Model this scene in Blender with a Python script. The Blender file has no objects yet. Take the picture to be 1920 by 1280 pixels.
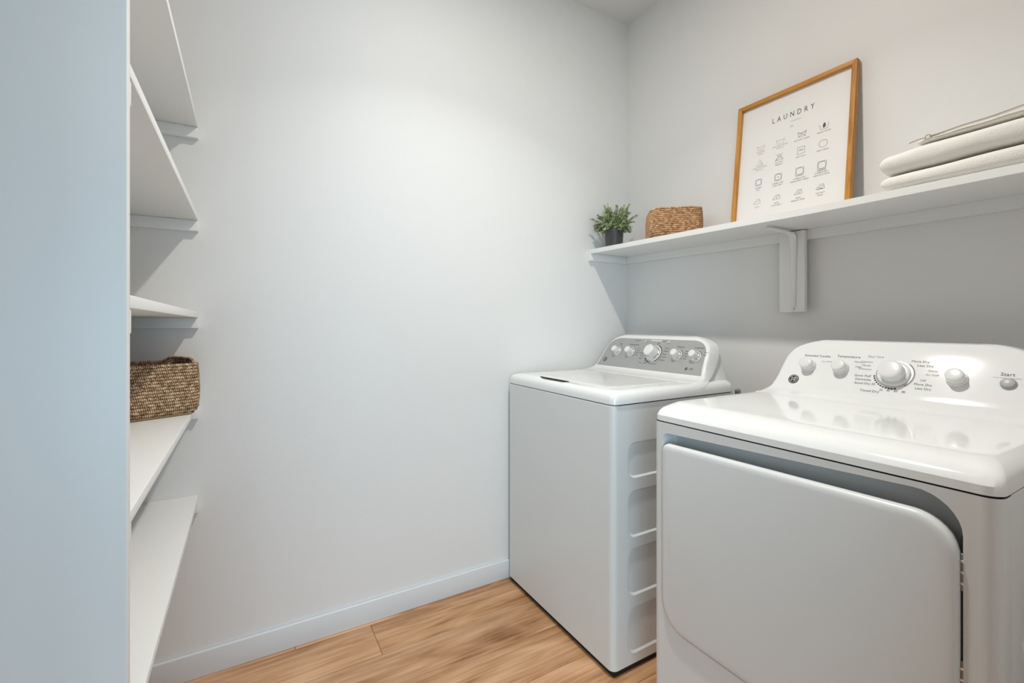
import bpy, bmesh, math, random
from mathutils import Vector, Matrix
random.seed(7)
PI = math.pi
sc = bpy.context.scene
COL = sc.collection

# ---------------------------------------------------------------- camera
H = 1.15
cam_data = bpy.data.cameras.new('camera'); cam = bpy.data.objects.new('camera', cam_data); COL.objects.link(cam)
cam_data.sensor_width = 36.0; cam_data.sensor_fit = 'HORIZONTAL'
cam_data.lens = 853.0 / 1920.0 * 36.0
cam_data.shift_y = -(640.0 - 608.0) / 1920.0
cam_data.clip_start = 0.02
cam.location = (0, 0, H)
cam.rotation_euler = (PI / 2, 0, -math.atan2(498.0, 853.0))
sc.camera = cam

# ---------------------------------------------------------------- world, lights, exposure
w = bpy.data.worlds.new('world'); sc.world = w; w.use_nodes = True
w.node_tree.nodes['Background'].inputs[0].default_value = (0.75, 0.85, 1.0, 1)
w.node_tree.nodes['Background'].inputs[1].default_value = 0.08
def area(name, loc, rot, size, size_y, power, color, shape='RECTANGLE', spread=PI):
    l = bpy.data.lights.new(name, 'AREA'); l.shape = shape; l.size = size; l.size_y = size_y
    l.energy = power; l.color = color; l.spread = spread
    o = bpy.data.objects.new(name, l); COL.objects.link(o); o.location = loc; o.rotation_euler = rot
    return o
# ceiling downlight of the laundry room
LX, LY, CEIL = 0.70, 0.85, 2.76
area('downlight_glow', (LX, LY, CEIL - 0.012), (0, 0, 0), 0.085, 0.085, 10.8, (0.99, 0.925, 0.84), 'DISK')
area('downlight_beam', (LX, LY, CEIL - 0.013), (0, 0, 0), 0.080, 0.080, 8.6, (0.98, 0.985, 0.94), 'DISK', 2.0)
# daylight coming through the doorway behind the camera, and an added fill
area('daylight_window', (-1.30, -2.50, 1.15), (PI / 2, 0, -0.45), 1.5, 2.1, 72.0, (0.58, 0.85, 1.0))
area('daylight_hall', (0.10, -2.50, 0.72), (PI / 2, 0, 0), 1.2, 1.3, 30.0, (0.40, 0.74, 1.0))
area('added_fill', (0.1, -1.3, 2.5), (0.5, 0, 0), 1.2, 1.0, 13.0, (0.98, 0.99, 1.0))  # unseen fill added overhead to lift the room, not a known lamp
sc.view_settings.view_transform = 'Standard'
sc.view_settings.look = 'None'
sc.view_settings.gamma = 1.0
sc.view_settings.use_curve_mapping = False
sc.view_settings.exposure = 0.0

# ---------------------------------------------------------------- materials
def new_mat(name):
    m = bpy.data.materials.new(name); m.use_nodes = True
    nt = m.node_tree; b = nt.nodes['Principled BSDF']
    return m, nt, b
def node(nt, typ, **kw):
    n = nt.nodes.new(typ)
    for k, v in kw.items(): setattr(n, k, v)
    return n
def simple(name, col, rough=0.5, metal=0.0, coat=0.0, bump=None, var=0.0):
    m, nt, b = new_mat(name)
    b.inputs['Base Color'].default_value = (*col, 1)
    b.inputs['Roughness'].default_value = rough
    b.inputs['Metallic'].default_value = metal
    b.inputs['Coat Weight'].default_value = coat
    b.inputs['Coat Roughness'].default_value = 0.05
    tc = node(nt, 'ShaderNodeTexCoord')
    if var:
        n = node(nt, 'ShaderNodeTexNoise'); n.inputs['Scale'].default_value = 6.0; n.inputs['Detail'].default_value = 4
        mx = node(nt, 'ShaderNodeMix', data_type='RGBA')
        mx.inputs['A'].default_value = (*[c * (1 - var) for c in col], 1)
        mx.inputs['B'].default_value = (*[min(1, c * (1 + var)) for c in col], 1)
        nt.links.new(tc.outputs['Object'], n.inputs['Vector'])
        nt.links.new(n.outputs['Fac'], mx.inputs['Factor']); nt.links.new(mx.outputs['Result'], b.inputs['Base Color'])
    if bump:
        sc_, st = bump
        n2 = node(nt, 'ShaderNodeTexNoise'); n2.inputs['Scale'].default_value = sc_; n2.inputs['Detail'].default_value = 3
        bp = node(nt, 'ShaderNodeBump'); bp.inputs['Strength'].default_value = st; bp.inputs['Distance'].default_value = 0.002
        nt.links.new(tc.outputs['Object'], n2.inputs['Vector'])
        nt.links.new(n2.outputs['Fac'], bp.inputs['Height']); nt.links.new(bp.outputs['Normal'], b.inputs['Normal'])
    return m
M_wall = simple('wall_paint', (0.82, 0.81, 0.80), 0.55, bump=(260, 0.12))
M_ceil = simple('ceiling_paint', (0.78, 0.77, 0.75), 0.8, bump=(160, 0.15))
M_trim = simple('trim_paint', (0.75, 0.77, 0.79), 0.35, bump=(90, 0.05))
M_shelf = simple('shelf_paint', (0.85, 0.85, 0.835), 0.38, bump=(120, 0.05))
M_enamel = simple('white_enamel', (0.86, 0.865, 0.86), 0.11, coat=0.3)
M_body = simple('painted_steel', (0.77, 0.78, 0.78), 0.32, coat=0.08, bump=(900, 0.03))
M_plastic = simple('white_plastic', (0.80, 0.80, 0.79), 0.22, coat=0.2)
M_silver = simple('silver_panel', (0.42, 0.415, 0.41), 0.36, metal=0.3, bump=(700, 0.04))
M_chrome = simple('satin_chrome', (0.72, 0.72, 0.72), 0.18, metal=0.9)
M_grey = simple('grey_plastic', (0.42, 0.43, 0.43), 0.35)
M_black = simple('black_plastic', (0.012, 0.012, 0.013), 0.5)
M_dark = simple('dark_rubber', (0.03, 0.028, 0.022), 0.6)
M_ink = simple('ink', (0.10, 0.10, 0.10), 0.8)
M_inkgrey = simple('grey_ink', (0.30, 0.30, 0.30), 0.8)
M_paper = simple('poster_paper', (0.83, 0.815, 0.80), 0.6, bump=(500, 0.03))
M_towel = simple('terry_cotton', (0.86, 0.835, 0.785), 0.95, bump=(420, 0.9), var=0.02)
M_linen = simple('linen_cloth', (0.88, 0.86, 0.80), 0.9, bump=(500, 0.6), var=0.03)
M_cord = simple('cord', (0.52, 0.47, 0.38), 0.9, bump=(900, 0.6))
M_pot = simple('pot_glaze', (0.06, 0.061, 0.063), 0.42, bump=(60, 0.3), var=0.3)
M_soil = simple('potting_soil', (0.05, 0.035, 0.02), 0.95, bump=(200, 1.0))
M_stem = simple('plant_stem', (0.12, 0.13, 0.05), 0.7)
M_hinge = simple('hinge_steel', (0.35, 0.33, 0.30), 0.35, metal=0.9)

def leaf_mat():
    m, nt, b = new_mat('pale_leaf')
    a = node(nt, 'ShaderNodeAttribute'); a.attribute_name = 'tint'
    r = node(nt, 'ShaderNodeValToRGB')
    r.color_ramp.elements[0].color = (0.085, 0.125, 0.045, 1)
    r.color_ramp.elements[1].color = (0.80, 0.84, 0.58, 1)
    e = r.color_ramp.elements.new(0.55); e.color = (0.36, 0.44, 0.21, 1)
    nt.links.new(a.outputs['Fac'], r.inputs['Fac']); nt.links.new(r.outputs['Color'], b.inputs['Base Color'])
    b.inputs['Roughness'].default_value = 0.5
    return m
M_leaf = leaf_mat()

def rope_mat(name, c0, c1, c2, strands):
    """twisted fibre: UV.x counts strands along the rope, UV.y runs round it"""
    m, nt, b = new_mat(name)
    uv = node(nt, 'ShaderNodeUVMap')
    sep = node(nt, 'ShaderNodeSeparateXYZ'); nt.links.new(uv.outputs['UV'], sep.inputs['Vector'])
    add = node(nt, 'ShaderNodeMath', operation='ADD'); nt.links.new(sep.outputs['X'], add.inputs[0]); nt.links.new(sep.outputs['Y'], add.inputs[1])
    mul = node(nt, 'ShaderNodeMath', operation='MULTIPLY'); mul.inputs[1].default_value = 2 * PI
    nt.links.new(add.outputs[0], mul.inputs[0])
    sn = node(nt, 'ShaderNodeMath', operation='SINE'); nt.links.new(mul.outputs[0], sn.inputs[0])
    fl = node(nt, 'ShaderNodeMath', operation='FLOOR'); nt.links.new(add.outputs[0], fl.inputs[0])
    wn = node(nt, 'ShaderNodeTexWhiteNoise', noise_dimensions='1D'); nt.links.new(fl.outputs[0], wn.inputs['W'])
    tc = node(nt, 'ShaderNodeTexCoord')
    ns = node(nt, 'ShaderNodeTexNoise'); ns.inputs['Scale'].default_value = 380; ns.inputs['Detail'].default_value = 3
    nt.links.new(tc.outputs['Object'], ns.inputs['Vector'])
    s1 = node(nt, 'ShaderNodeMath', operation='MULTIPLY_ADD'); s1.inputs[1].default_value = 0.42; s1.inputs[2].default_value = -0.15
    nt.links.new(wn.outputs['Value'], s1.inputs[0])
    s2 = node(nt, 'ShaderNodeMath', operation='MULTIPLY_ADD'); s2.inputs[1].default_value = 0.20
    nt.links.new(sn.outputs[0], s2.inputs[0]); nt.links.new(s1.outputs[0], s2.inputs[2])
    s3 = node(nt, 'ShaderNodeMath', operation='MULTIPLY_ADD'); s3.inputs[1].default_value = 0.80
    nt.links.new(ns.outputs['Fac'], s3.inputs[0]); nt.links.new(s2.outputs[0], s3.inputs[2])
    r = node(nt, 'ShaderNodeValToRGB')
    r.color_ramp.elements[0].position = 0.18; r.color_ramp.elements[0].color = (*c0, 1)
    r.color_ramp.elements[1].position = 0.85; r.color_ramp.elements[1].color = (*c2, 1)
    e = r.color_ramp.elements.new(0.48); e.color = (*c1, 1)
    nt.links.new(s3.outputs[0], r.inputs['Fac']); nt.links.new(r.outputs['Color'], b.inputs['Base Color'])
    bp = node(nt, 'ShaderNodeBump'); bp.inputs['Strength'].default_value = 0.8; bp.inputs['Distance'].default_value = 0.0015
    nt.links.new(s3.outputs[0], bp.inputs['Height']); nt.links.new(bp.outputs['Normal'], b.inputs['Normal'])
    b.inputs['Roughness'].default_value = 0.9
    return m
M_rope_l = rope_mat('seagrass_rope', (0.15, 0.08, 0.04), (0.50, 0.33, 0.19), (0.92, 0.74, 0.50), 100)
M_rope_s = rope_mat('jute_rope', (0.20, 0.085, 0.035), (0.56, 0.31, 0.15), (0.92, 0.63, 0.36), 100)

def wood_mat(name, axis, cols, gscale=1.0, rough=0.45, rand=True, blotch=0.0):
    m, nt, b = new_mat(name)
    tc = node(nt, 'ShaderNodeTexCoord'); oi = node(nt, 'ShaderNodeObjectInfo')
    mp = node(nt, 'ShaderNodeMapping')
    s = {'X': (1.3, 9, 9), 'Y': (9, 1.3, 9), 'Z': (9, 9, 1.3)}[axis]
    mp.inputs['Scale'].default_value = [v * gscale for v in s]
    vm = node(nt, 'ShaderNodeVectorMath', operation='SCALE'); vm.inputs['Scale'].default_value = 37.0
    cmb = node(nt, 'ShaderNodeCombineXYZ')
    for i in range(3): nt.links.new(oi.outputs['Random'], cmb.inputs[i])
    nt.links.new(cmb.outputs[0], vm.inputs[0])
    ad = node(nt, 'ShaderNodeVectorMath', operation='ADD')
    nt.links.new(tc.outputs['Object'], mp.inputs['Vector'])
    nt.links.new(mp.outputs[0], ad.inputs[0]); nt.links.new(vm.outputs[0], ad.inputs[1])
    n1 = node(nt, 'ShaderNodeTexNoise'); n1.inputs['Scale'].default_value = 1.0; n1.inputs['Detail'].default_value = 5; n1.inputs['Distortion'].default_value = 0.9
    nt.links.new(ad.outputs[0], n1.inputs['Vector'])
    mp2 = node(nt, 'ShaderNodeMapping'); s2 = {'X': (2.2, 45, 45), 'Y': (45, 2.2, 45), 'Z': (45, 45, 2.2)}[axis]
    mp2.inputs['Scale'].default_value = [v * gscale for v in s2]
    ad2 = node(nt, 'ShaderNodeVectorMath', operation='ADD')
    nt.links.new(tc.outputs['Object'], mp2.inputs['Vector']); nt.links.new(mp2.outputs[0], ad2.inputs[0]); nt.links.new(vm.outputs[0], ad2.inputs[1])
    n2 = node(nt, 'ShaderNodeTexNoise'); n2.inputs['Scale'].default_value = 1.6; n2.inputs['Detail'].default_value = 6; n2.inputs['Distortion'].default_value = 0.5
    nt.links.new(ad2.outputs[0], n2.inputs['Vector'])
    mx = node(nt, 'ShaderNodeMath', operation='MULTIPLY_ADD'); mx.inputs[1].default_value = 0.46
    nt.links.new(n2.outputs['Fac'], mx.inputs[0])
    sc1 = node(nt, 'ShaderNodeMath', operation='MULTIPLY'); sc1.inputs[1].default_value = 0.54
    nt.links.new(n1.outputs['Fac'], sc1.inputs[0]); nt.links.new(sc1.outputs[0], mx.inputs[2])
    if blotch:
        n3 = node(nt, 'ShaderNodeTexNoise'); n3.inputs['Scale'].default_value = blotch; n3.inputs['Detail'].default_value = 4; n3.inputs['Distortion'].default_value = 1.2
        mp3 = node(nt, 'ShaderNodeMapping'); mp3.inputs['Scale'].default_value = (0.8, 2.6, 1.0)
        ad3 = node(nt, 'ShaderNodeVectorMath', operation='ADD')
        nt.links.new(tc.outputs['Object'], mp3.inputs['Vector']); nt.links.new(mp3.outputs[0], ad3.inputs[0]); nt.links.new(vm.outputs[0], ad3.inputs[1])
        nt.links.new(ad3.outputs[0], n3.inputs['Vector'])
        mb_ = node(nt, 'ShaderNodeMath', operation='MULTIPLY_ADD'); mb_.inputs[1].default_value = 0.52; mb_.inputs[2].default_value = -0.255
        nt.links.new(n3.outputs['Fac'], mb_.inputs[0])
        ma_ = node(nt, 'ShaderNodeMath', operation='ADD'); nt.links.new(mx.outputs[0], ma_.inputs[0]); nt.links.new(mb_.outputs[0], ma_.inputs[1]); mx = ma_
    r = node(nt, 'ShaderNodeValToRGB')
    r.color_ramp.elements[0].position = 0.34; r.color_ramp.elements[0].color = (*cols[0], 1)
    r.color_ramp.elements[1].position = 0.68; r.color_ramp.elements[1].color = (*cols[2], 1)
    e = r.color_ramp.elements.new(0.50); e.color = (*cols[1], 1)
    nt.links.new(mx.outputs[0], r.inputs['Fac'])
    hs = node(nt, 'ShaderNodeHueSaturation')
    if rand:
        vr = node(nt, 'ShaderNodeMapRange'); vr.inputs['To Min'].default_value = 0.88; vr.inputs['To Max'].default_value = 1.10
        nt.links.new(oi.outputs['Random'], vr.inputs['Value']); nt.links.new(vr.outputs[0], hs.inputs['Value'])
    nt.links.new(r.outputs['Color'], hs.inputs['Color']); nt.links.new(hs.outputs['Color'], b.inputs['Base Color'])
    bp = node(nt, 'ShaderNodeBump'); bp.inputs['Strength'].default_value = 0.25; bp.inputs['Distance'].default_value = 0.001
    nt.links.new(n2.outputs['Fac'], bp.inputs['Height']); nt.links.new(bp.outputs['Normal'], b.inputs['Normal'])
    b.inputs['Roughness'].default_value = rough
    return m
M_floor = wood_mat('oak_plank', 'X', ((0.29, 0.125, 0.042), (0.57, 0.305, 0.150), (0.76, 0.46, 0.27)), 1.0, 0.42, True, 3.2)
M_framev = wood_mat('oak_frame_upright', 'Z', ((0.34, 0.135, 0.016), (0.54, 0.235, 0.034), (0.68, 0.34, 0.07)), 1.6, 0.5, False)
M_frameh = wood_mat('oak_frame_rail', 'Y', ((0.34, 0.135, 0.016), (0.54, 0.235, 0.034), (0.68, 0.34, 0.07)), 1.6, 0.5, False)

# ---------------------------------------------------------------- mesh helpers
class MB:
    def __init__(s): s.v = []; s.f = []; s.uv = None
    def add(s, verts, faces):
        n = len(s.v); s.v += [tuple(v) for v in verts]; s.f += [tuple(i + n for i in f) for f in faces]
    def box(s, x0, x1, y0, y1, z0, z1):
        s.add([(x0, y0, z0), (x1, y0, z0), (x1, y1, z0), (x0, y1, z0), (x0, y0, z1), (x1, y0, z1), (x1, y1, z1), (x0, y1, z1)],
              [(0, 3, 2, 1), (4, 5, 6, 7), (0, 1, 5, 4), (1, 2, 6, 5), (2, 3, 7, 6), (3, 0, 4, 7)])
    def loft(s, loops, cap0=True, cap1=True, closed=True):
        n = len(loops[0]); V = [p for l in loops for p in l]; F = []
        for k in range(len(loops) - 1):
            for i in range(n if closed else n - 1):
                j = (i + 1) % n; F.append((k * n + i, k * n + j, (k + 1) * n + j, (k + 1) * n + i))
        if cap0: F.append(tuple(range(n))[::-1])
        if cap1: F.append(tuple((len(loops) - 1) * n + i for i in range(n)))
        s.add(V, F)
    def tube(s, path, r, n=8, closed=False):
        loops = []
        P = [Vector(p) for p in path]; N = len(P)
        up = Vector((0, 0, 1))
        for i, p in enumerate(P):
            t = (P[(i + 1) % N] - P[i - 1]) if closed else (P[min(i + 1, N - 1)] - P[max(i - 1, 0)])
            t.normalize()
            a = t.cross(up)
            if a.length < 1e-3: a = t.cross(Vector((1, 0, 0)))
            a.normalize(); b = a.cross(t)
            rr_ = r[i] if isinstance(r, (list, tuple)) else r
            loops.append([p + (a * math.cos(2 * PI * k / n) + b * math.sin(2 * PI * k / n)) * rr_ for k in range(n)])
        if closed: loops.append(loops[0])
        s.loft(loops, not closed, not closed)
    def build(s, name, mat, parent=None, smooth=True, angle=35, origin=None, bevel=0, kind=None, merge=False, subsurf=0):
        me = bpy.data.meshes.new(name); me.from_pydata(s.v, [], s.f); me.validate(); me.update()
        return finish(me, name, mat, parent, smooth, angle, origin, bevel, kind, merge)
def link(o, parent=None):
    COL.objects.link(o)
    if parent is not None:
        o.parent = parent
        o.matrix_parent_inverse = Matrix.Translation(-parent_world(parent))
    return o
def parent_world(p):
    t = Vector(p.location)
    q = p
    while q.parent is not None:
        q = q.parent
    return t
def finish(me, name, mat, parent, smooth=True, angle=35, origin=None, bevel=0, kind=None, merge=False):
    bm = bmesh.new(); bm.from_mesh(me)
    if merge: bmesh.ops.remove_doubles(bm, verts=bm.verts, dist=1e-5)
    if bevel:
        es = [e for e in bm.edges if len(e.link_faces) == 2 and e.calc_face_angle(0) > 0.5]
        bmesh.ops.bevel(bm, geom=es, offset=bevel, segments=3, profile=0.5, affect='EDGES', clamp_overlap=True)
    bmesh.ops.recalc_face_normals(bm, faces=bm.faces)
    bm.to_mesh(me); bm.free()
    if origin is None:
        xs = [v.co for v in me.vertices]
        origin = Vector(((min(v.x for v in xs) + max(v.x for v in xs)) / 2, (min(v.y for v in xs) + max(v.y for v in xs)) / 2, min(v.z for v in xs)))
    origin = Vector(origin)
    me.transform(Matrix.Translation(-origin))
    if smooth:
        me.shade_smooth(); me.set_sharp_from_angle(angle=math.radians(angle))
    me.materials.append(mat)
    o = bpy.data.objects.new(name, me)
    COL.objects.link(o)
    if parent is not None:
        o.parent = parent
        pw = world_loc[parent.name]
        o.location = origin - pw
    else:
        o.location = origin
    world_loc[o.name] = origin
    if kind: o['kind'] = kind
    return o
world_loc = {}
def thing(name, label, cat, loc, group=None):
    o = bpy.data.objects.new(name, None); COL.objects.link(o); o.location = loc; o.empty_display_size = 0.05
    world_loc[o.name] = Vector(loc)
    o['label'] = label; o['category'] = cat
    if group: o['group'] = group
    return o
def tag(o, label, cat, group=None):
    o['label'] = label; o['category'] = cat
    if group: o['group'] = group
    return o
def structure(o): o['kind'] = 'structure'; return o
def bx(name, x0, x1, y0, y1, z0, z1, mat, parent=None, bevel=0, kind=None):
    m = MB(); m.box(x0, x1, y0, y1, z0, z1)
    return m.build(name, mat, parent, smooth=bevel > 0, bevel=bevel, kind=kind)
def rrect(hx, hy, r, n=6, cx=0, cy=0):
    """rounded rectangle, ccw, 4*(n+1) points; r may be four radii (++, -+, --, +-)"""
    if not isinstance(r, (list, tuple)): r = [r] * 4
    pts = []
    for k, (sx, sy) in enumerate(((1, 1), (-1, 1), (-1, -1), (1, -1))):
        q = max(r[k], 1e-5)
        for i in range(n + 1):
            a = PI / 2 * k + PI / 2 * i / n
            pts.append((cx + sx * (hx - q) + q * math.cos(a), cy + sy * (hy - q) + q * math.sin(a)))
    return pts
def lathe_pts(prof, n, org, ax, u, v):
    """prof [(r, h)] round axis ax at org"""
    return [[org + ax * h + (u * math.cos(2 * PI * i / n) + v * math.sin(2 * PI * i / n)) * r for i in range(n)] for r, h in prof]
def plate2d(outer, holes):
    """flat filled polygon with holes -> (verts2d, faces)"""
    cu = bpy.data.curves.new('t', 'CURVE'); cu.dimensions = '2D'; cu.fill_mode = 'BOTH'
    for lp in [outer] + holes:
        sp = cu.splines.new('POLY'); sp.points.add(len(lp) - 1); sp.use_cyclic_u = True
        for i, p in enumerate(lp): sp.points[i].co = (p[0], p[1], 0, 1)
    o = bpy.data.objects.new('t', cu); COL.objects.link(o)
    me = bpy.data.meshes.new_from_object(o.evaluated_get(bpy.context.evaluated_depsgraph_get()))
    bpy.data.objects.remove(o); bpy.data.curves.remove(cu)
    # keep one side only
    vs = [(v.co.x, v.co.y) for v in me.vertices]
    seen = set(); fs = []
    for p in me.polygons:
        key = frozenset((round(vs[i][0], 6), round(vs[i][1], 6)) for i in p.vertices)
        if key in seen or len(key) < 3: continue
        seen.add(key); fs.append(tuple(p.vertices))
    bpy.data.meshes.remove(me)
    return vs, fs
class Frame2:
    def __init__(s, o, r, u):
        s.o = Vector(o); s.r = Vector(r).normalized(); s.u = Vector(u).normalized(); s.n = s.r.cross(s.u)
    def p(s, a, b, h=0.0): return s.o + s.r * a + s.u * b + s.n * h
_fonts = {}
def text_mesh(txt, size, spacing=1.0, slant=0.0):
    cu = bpy.data.curves.new('t', 'FONT'); cu.body = txt; cu.size = size; cu.align_x = 'CENTER'; cu.align_y = 'CENTER'
    cu.space_character = spacing; cu.shear = slant; cu.resolution_u = 2
    o = bpy.data.objects.new('t', cu); COL.objects.link(o)
    me = bpy.data.meshes.new_from_object(o.evaluated_get(bpy.context.evaluated_depsgraph_get()))
    r = ([tuple(v.co) for v in me.vertices], [tuple(p.vertices) for p in me.polygons])
    bpy.data.objects.remove(o); bpy.data.curves.remove(cu); bpy.data.meshes.remove(me)
    return r
def put_text(mb, fr, a, b, txt, size, h=0.0004, spacing=1.0, slant=0.0, xs=1.0):
    v, f = text_mesh(txt, size, spacing, slant)
    mb.add([fr.p(a + x * xs, b + y, h) for x, y, z in v], f)
def stroke(mb, fr, pts, wd, closed=False, h=0.0004):
    n = len(pts); m = n if closed else n - 1
    for i in range(m):
        a = Vector(pts[i]); b = Vector(pts[(i + 1) % n]); d = (b - a)
        if d.length < 1e-7: continue
        d.normalize(); q = Vector((-d.y, d.x)) * wd / 2; e = d * wd * 0.3
        c = [a - e + q, a - e - q, b + e - q, b + e + q]
        mb.add([fr.p(p.x, p.y, h) for p in c], [(0, 1, 2, 3)])
def circ(cx, cy, r, n=24, a0=0, a1=2 * PI):
    full = abs(a1 - a0 - 2 * PI) < 1e-6
    return [(cx + r * math.cos(a0 + (a1 - a0) * i / (n if full else n - 1)), cy + r * math.sin(a0 + (a1 - a0) * i / (n if full else n - 1))) for i in range(n)]
def disc(mb, fr, cx, cy, r, n=20, h=0.0004):
    mb.add([fr.p(x, y, h) for x, y in circ(cx, cy, r, n)], [tuple(range(n))])

# ================================================================ ROOM
YA, XB, XL, XR0 = 1.803, 1.767, -0.56, -1.15
Y0 = -0.12
PY0, PY1, SX = 0.775, 0.793, -0.136      # closet side panel, front line of the left shelves
structure(bx('wall_back', XL - 0.1, XB + 0.1, YA, YA + 0.1, 0, CEIL, M_wall))
structure(bx('wall_right', XB, XB + 0.1, Y0 - 0.1, YA, 0, CEIL, M_wall))
structure(bx('wall_left', XL - 0.1, XL, PY0, YA, 0, CEIL, M_wall))
structure(bx('wall_return', XR0, XL, PY0, PY1, 0, CEIL, M_wall))
structure(bx('wall_entry', XR0 - 0.1, XR0, Y0 - 0.1, PY1, 0, CEIL, M_wall))
# the wall the camera stands in, with its open doorway
m = MB()
vs, fs = plate2d([(XR0, 0), (-0.32, 0), (-0.32, 2.06), (0.52, 2.06), (0.52, 0), (XB, 0), (XB, CEIL), (XR0, CEIL)], [])
m.add([(x, Y0, z) for x, z in vs] , fs); m.add([(x, Y0 - 0.1, z) for x, z in vs], fs)
lp = [(XR0, 0), (-0.32, 0), (-0.32, 2.06), (0.52, 2.06), (0.52, 0), (XB, 0), (XB, CEIL), (XR0, CEIL)]
for (a, b), (c, d) in zip(lp, lp[1:] + lp[:1]): m.add([(a, Y0, b), (c, Y0, d), (c, Y0 - 0.1, d), (a, Y0 - 0.1, b)], [(0, 1, 2, 3)])
structure(m.build('wall_front', M_wall, smooth=False, merge=True))
structure(bx('ceiling', XR0 - 0.1, XB + 0.1, Y0 - 0.1, YA + 0.1, CEIL, CEIL + 0.1, M_ceil))
def baseboard(name, x0, x1, y0, y1, axis):
    # profile with an eased top edge
    m = MB(); h = 0.083
    return structure(bx(name, x0, x1, y0, y1, 0, h, M_trim, bevel=0.003))
baseboard('baseboard_back', XL, XB - 0.012, YA - 0.013, YA - 0.0005, 'x')
baseboard('baseboard_right', XB - 0.012, XB - 0.0005, Y0, YA - 0.014, 'y')
baseboard('baseboard_left', XL + 0.0005, XL + 0.013, PY1, YA - 0.014, 'y')

# floor: slab with separate planks
floor = bx('floor', XR0 - 0.1, XB + 0.1, Y0 - 0.1, YA + 0.1, -0.06, -0.008, M_dark); structure(floor)
PW, PL = 0.18, 1.22
row = 0; y1 = 1.418 + 2 * PW + 0.18
offs = {1: 0.41, 2: 0.05, 0: 0.15, 3: 0.10}
ymax = YA - 0.001
y = 1.418 + 3 * PW
plank_proto = {}
while y > Y0:
    ya, yb = max(y - PW, Y0), min(y, ymax)
    if yb - ya > 0.004:
        off = offs.get(row, random.random() * PL)
        x = off - 2 * PL
        while x < XB:
            a, b = max(x, XR0), min(x + PL, XB - 0.001)
            if b - a > 0.01:
                key = (round(b - a, 4), round(yb - ya, 4))
                if key not in plank_proto:
                    m = MB(); g = 0.0006
                    m.box(-(b - a) / 2 + g, (b - a) / 2 - g, -(yb - ya) / 2 + g, (yb - ya) / 2 - g, -0.008, 0)
                    o = m.build('plank', M_floor, floor, bevel=0.0011, origin=(0, 0, 0))
                    plank_proto[key] = o
                else:
                    o = plank_proto[key].copy(); COL.objects.link(o); o.parent = floor
                o.location = Vector(((a + b) / 2, (ya + yb) / 2, 0)) - world_loc['floor']
            x += PL
        row += 1
    y -= PW

# ceiling downlight fixture (round the lamp)
t = thing('ceiling_downlight', 'small round white recessed downlight set in the ceiling', 'light', (LX, LY, CEIL - 0.01))
m = MB(); o0 = Vector((LX, LY, CEIL)); dn = Vector((0, 0, -1))
m.loft(lathe_pts([(0.062, 0.0), (0.062, 0.006), (0.056, 0.010), (0.047, 0.010), (0.046, 0.002), (0.046, 0.0)], 48, o0, dn, Vector((1, 0, 0)), Vector((0, 1, 0))), False, False)
m.build('trim_ring', M_plastic, t)

# ================================================================ LEFT CLOSET
panel = bx('closet_side_panel', XL, SX, PY0, PY1, 0.0, CEIL - 0.001, M_shelf, bevel=0.0012)
tag(panel, 'tall white vertical end panel at far left, closing off the closet shelves', 'panel')
zs = [1.787, 1.486, 1.172, 0.879, 0.575]
words = ['topmost white closet shelf of the five, high above eye level',
         'white closet shelf second from the top, above eye level',
         'middle white closet shelf, just above the rope basket',
         'white closet shelf that carries the rope basket',
         'lowest white closet shelf, below the rope basket shelf']
for zb, lab in zip(zs, words):
    s = thing('closet_shelf', lab, 'shelf', (XL + 0.2, 1.3, zb), 'closet shelves')
    bx('board', XL + 0.001, SX, PY1 + 0.0005, YA - 0.0005, zb, zb + 0.018, M_shelf, s, bevel=0.0012)
    bx('cleat', XL + 0.021, SX + 0.001, YA - 0.0195, YA - 0.0005, zb - 0.0345, zb - 0.0003, M_shelf, s, bevel=0.001)
    bx('cleat', XL + 0.021, SX - 0.002, PY1 + 0.0005, PY1 + 0.0195, zb - 0.0345, zb - 0.0003, M_shelf, s, bevel=0.001)
    bx('cleat', XL + 0.001, XL + 0.020, PY1 + 0.0005, YA - 0.0005, zb - 0.0345, zb - 0.0003, M_shelf, s, bevel=0.001)

# ================================================================ WALL SHELF (right wall)
WX0 = 1.502
def shelf_b(y):                      # underside, rising a little towards the corner
    return 1.491 + 0.017 * max(0.0, min(1.0, (y - 0.75) / 1.05))
TH = 0.021
ws = thing('wall_shelf', 'long white wall shelf on the right wall above the washer and dryer', 'shelf', (XB, 0.5, 1.49))
ys = [Y0 + 0.002 + (YA - 0.0005 - Y0 - 0.002) * i / 24 for i in range(25)]
m = MB()
m.loft([[(WX0, y, shelf_b(y)), (XB - 0.0005, y, shelf_b(y)), (XB - 0.0005, y, shelf_b(y) + TH), (WX0, y, shelf_b(y) + TH)] for y in ys])
m.build('board', M_shelf, ws, bevel=0.0, angle=30)
m = MB()
m.loft([[(XB - 0.019, y, shelf_b(y) - 0.036), (XB - 0.0005, y, shelf_b(y) - 0.036), (XB - 0.0005, y, shelf_b(y) - 0.0003), (XB - 0.019, y, shelf_b(y) - 0.0003)] for y in ys])
m.build('cleat', M_shelf, ws, angle=30)
bx('cleat', WX0 - 0.002, XB - 0.020, YA - 0.0195, YA - 0.0005, shelf_b(YA) - 0.036, shelf_b(YA) - 0.0008, M_shelf, ws, bevel=0.001)
# bracket: backing board, steel L and screws
br = bx('bracket_board', XB - 0.038, XB - 0.0195, 0.880, 0.970, 1.195, 1.4905, M_shelf, ws, bevel=0.0015)
bxx = XB - 0.038
m = MB(); yc = 0.918
def strip(w0, x, z): return [(x, yc - w0, z), (x, yc + w0, z)]
sec = []
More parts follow.
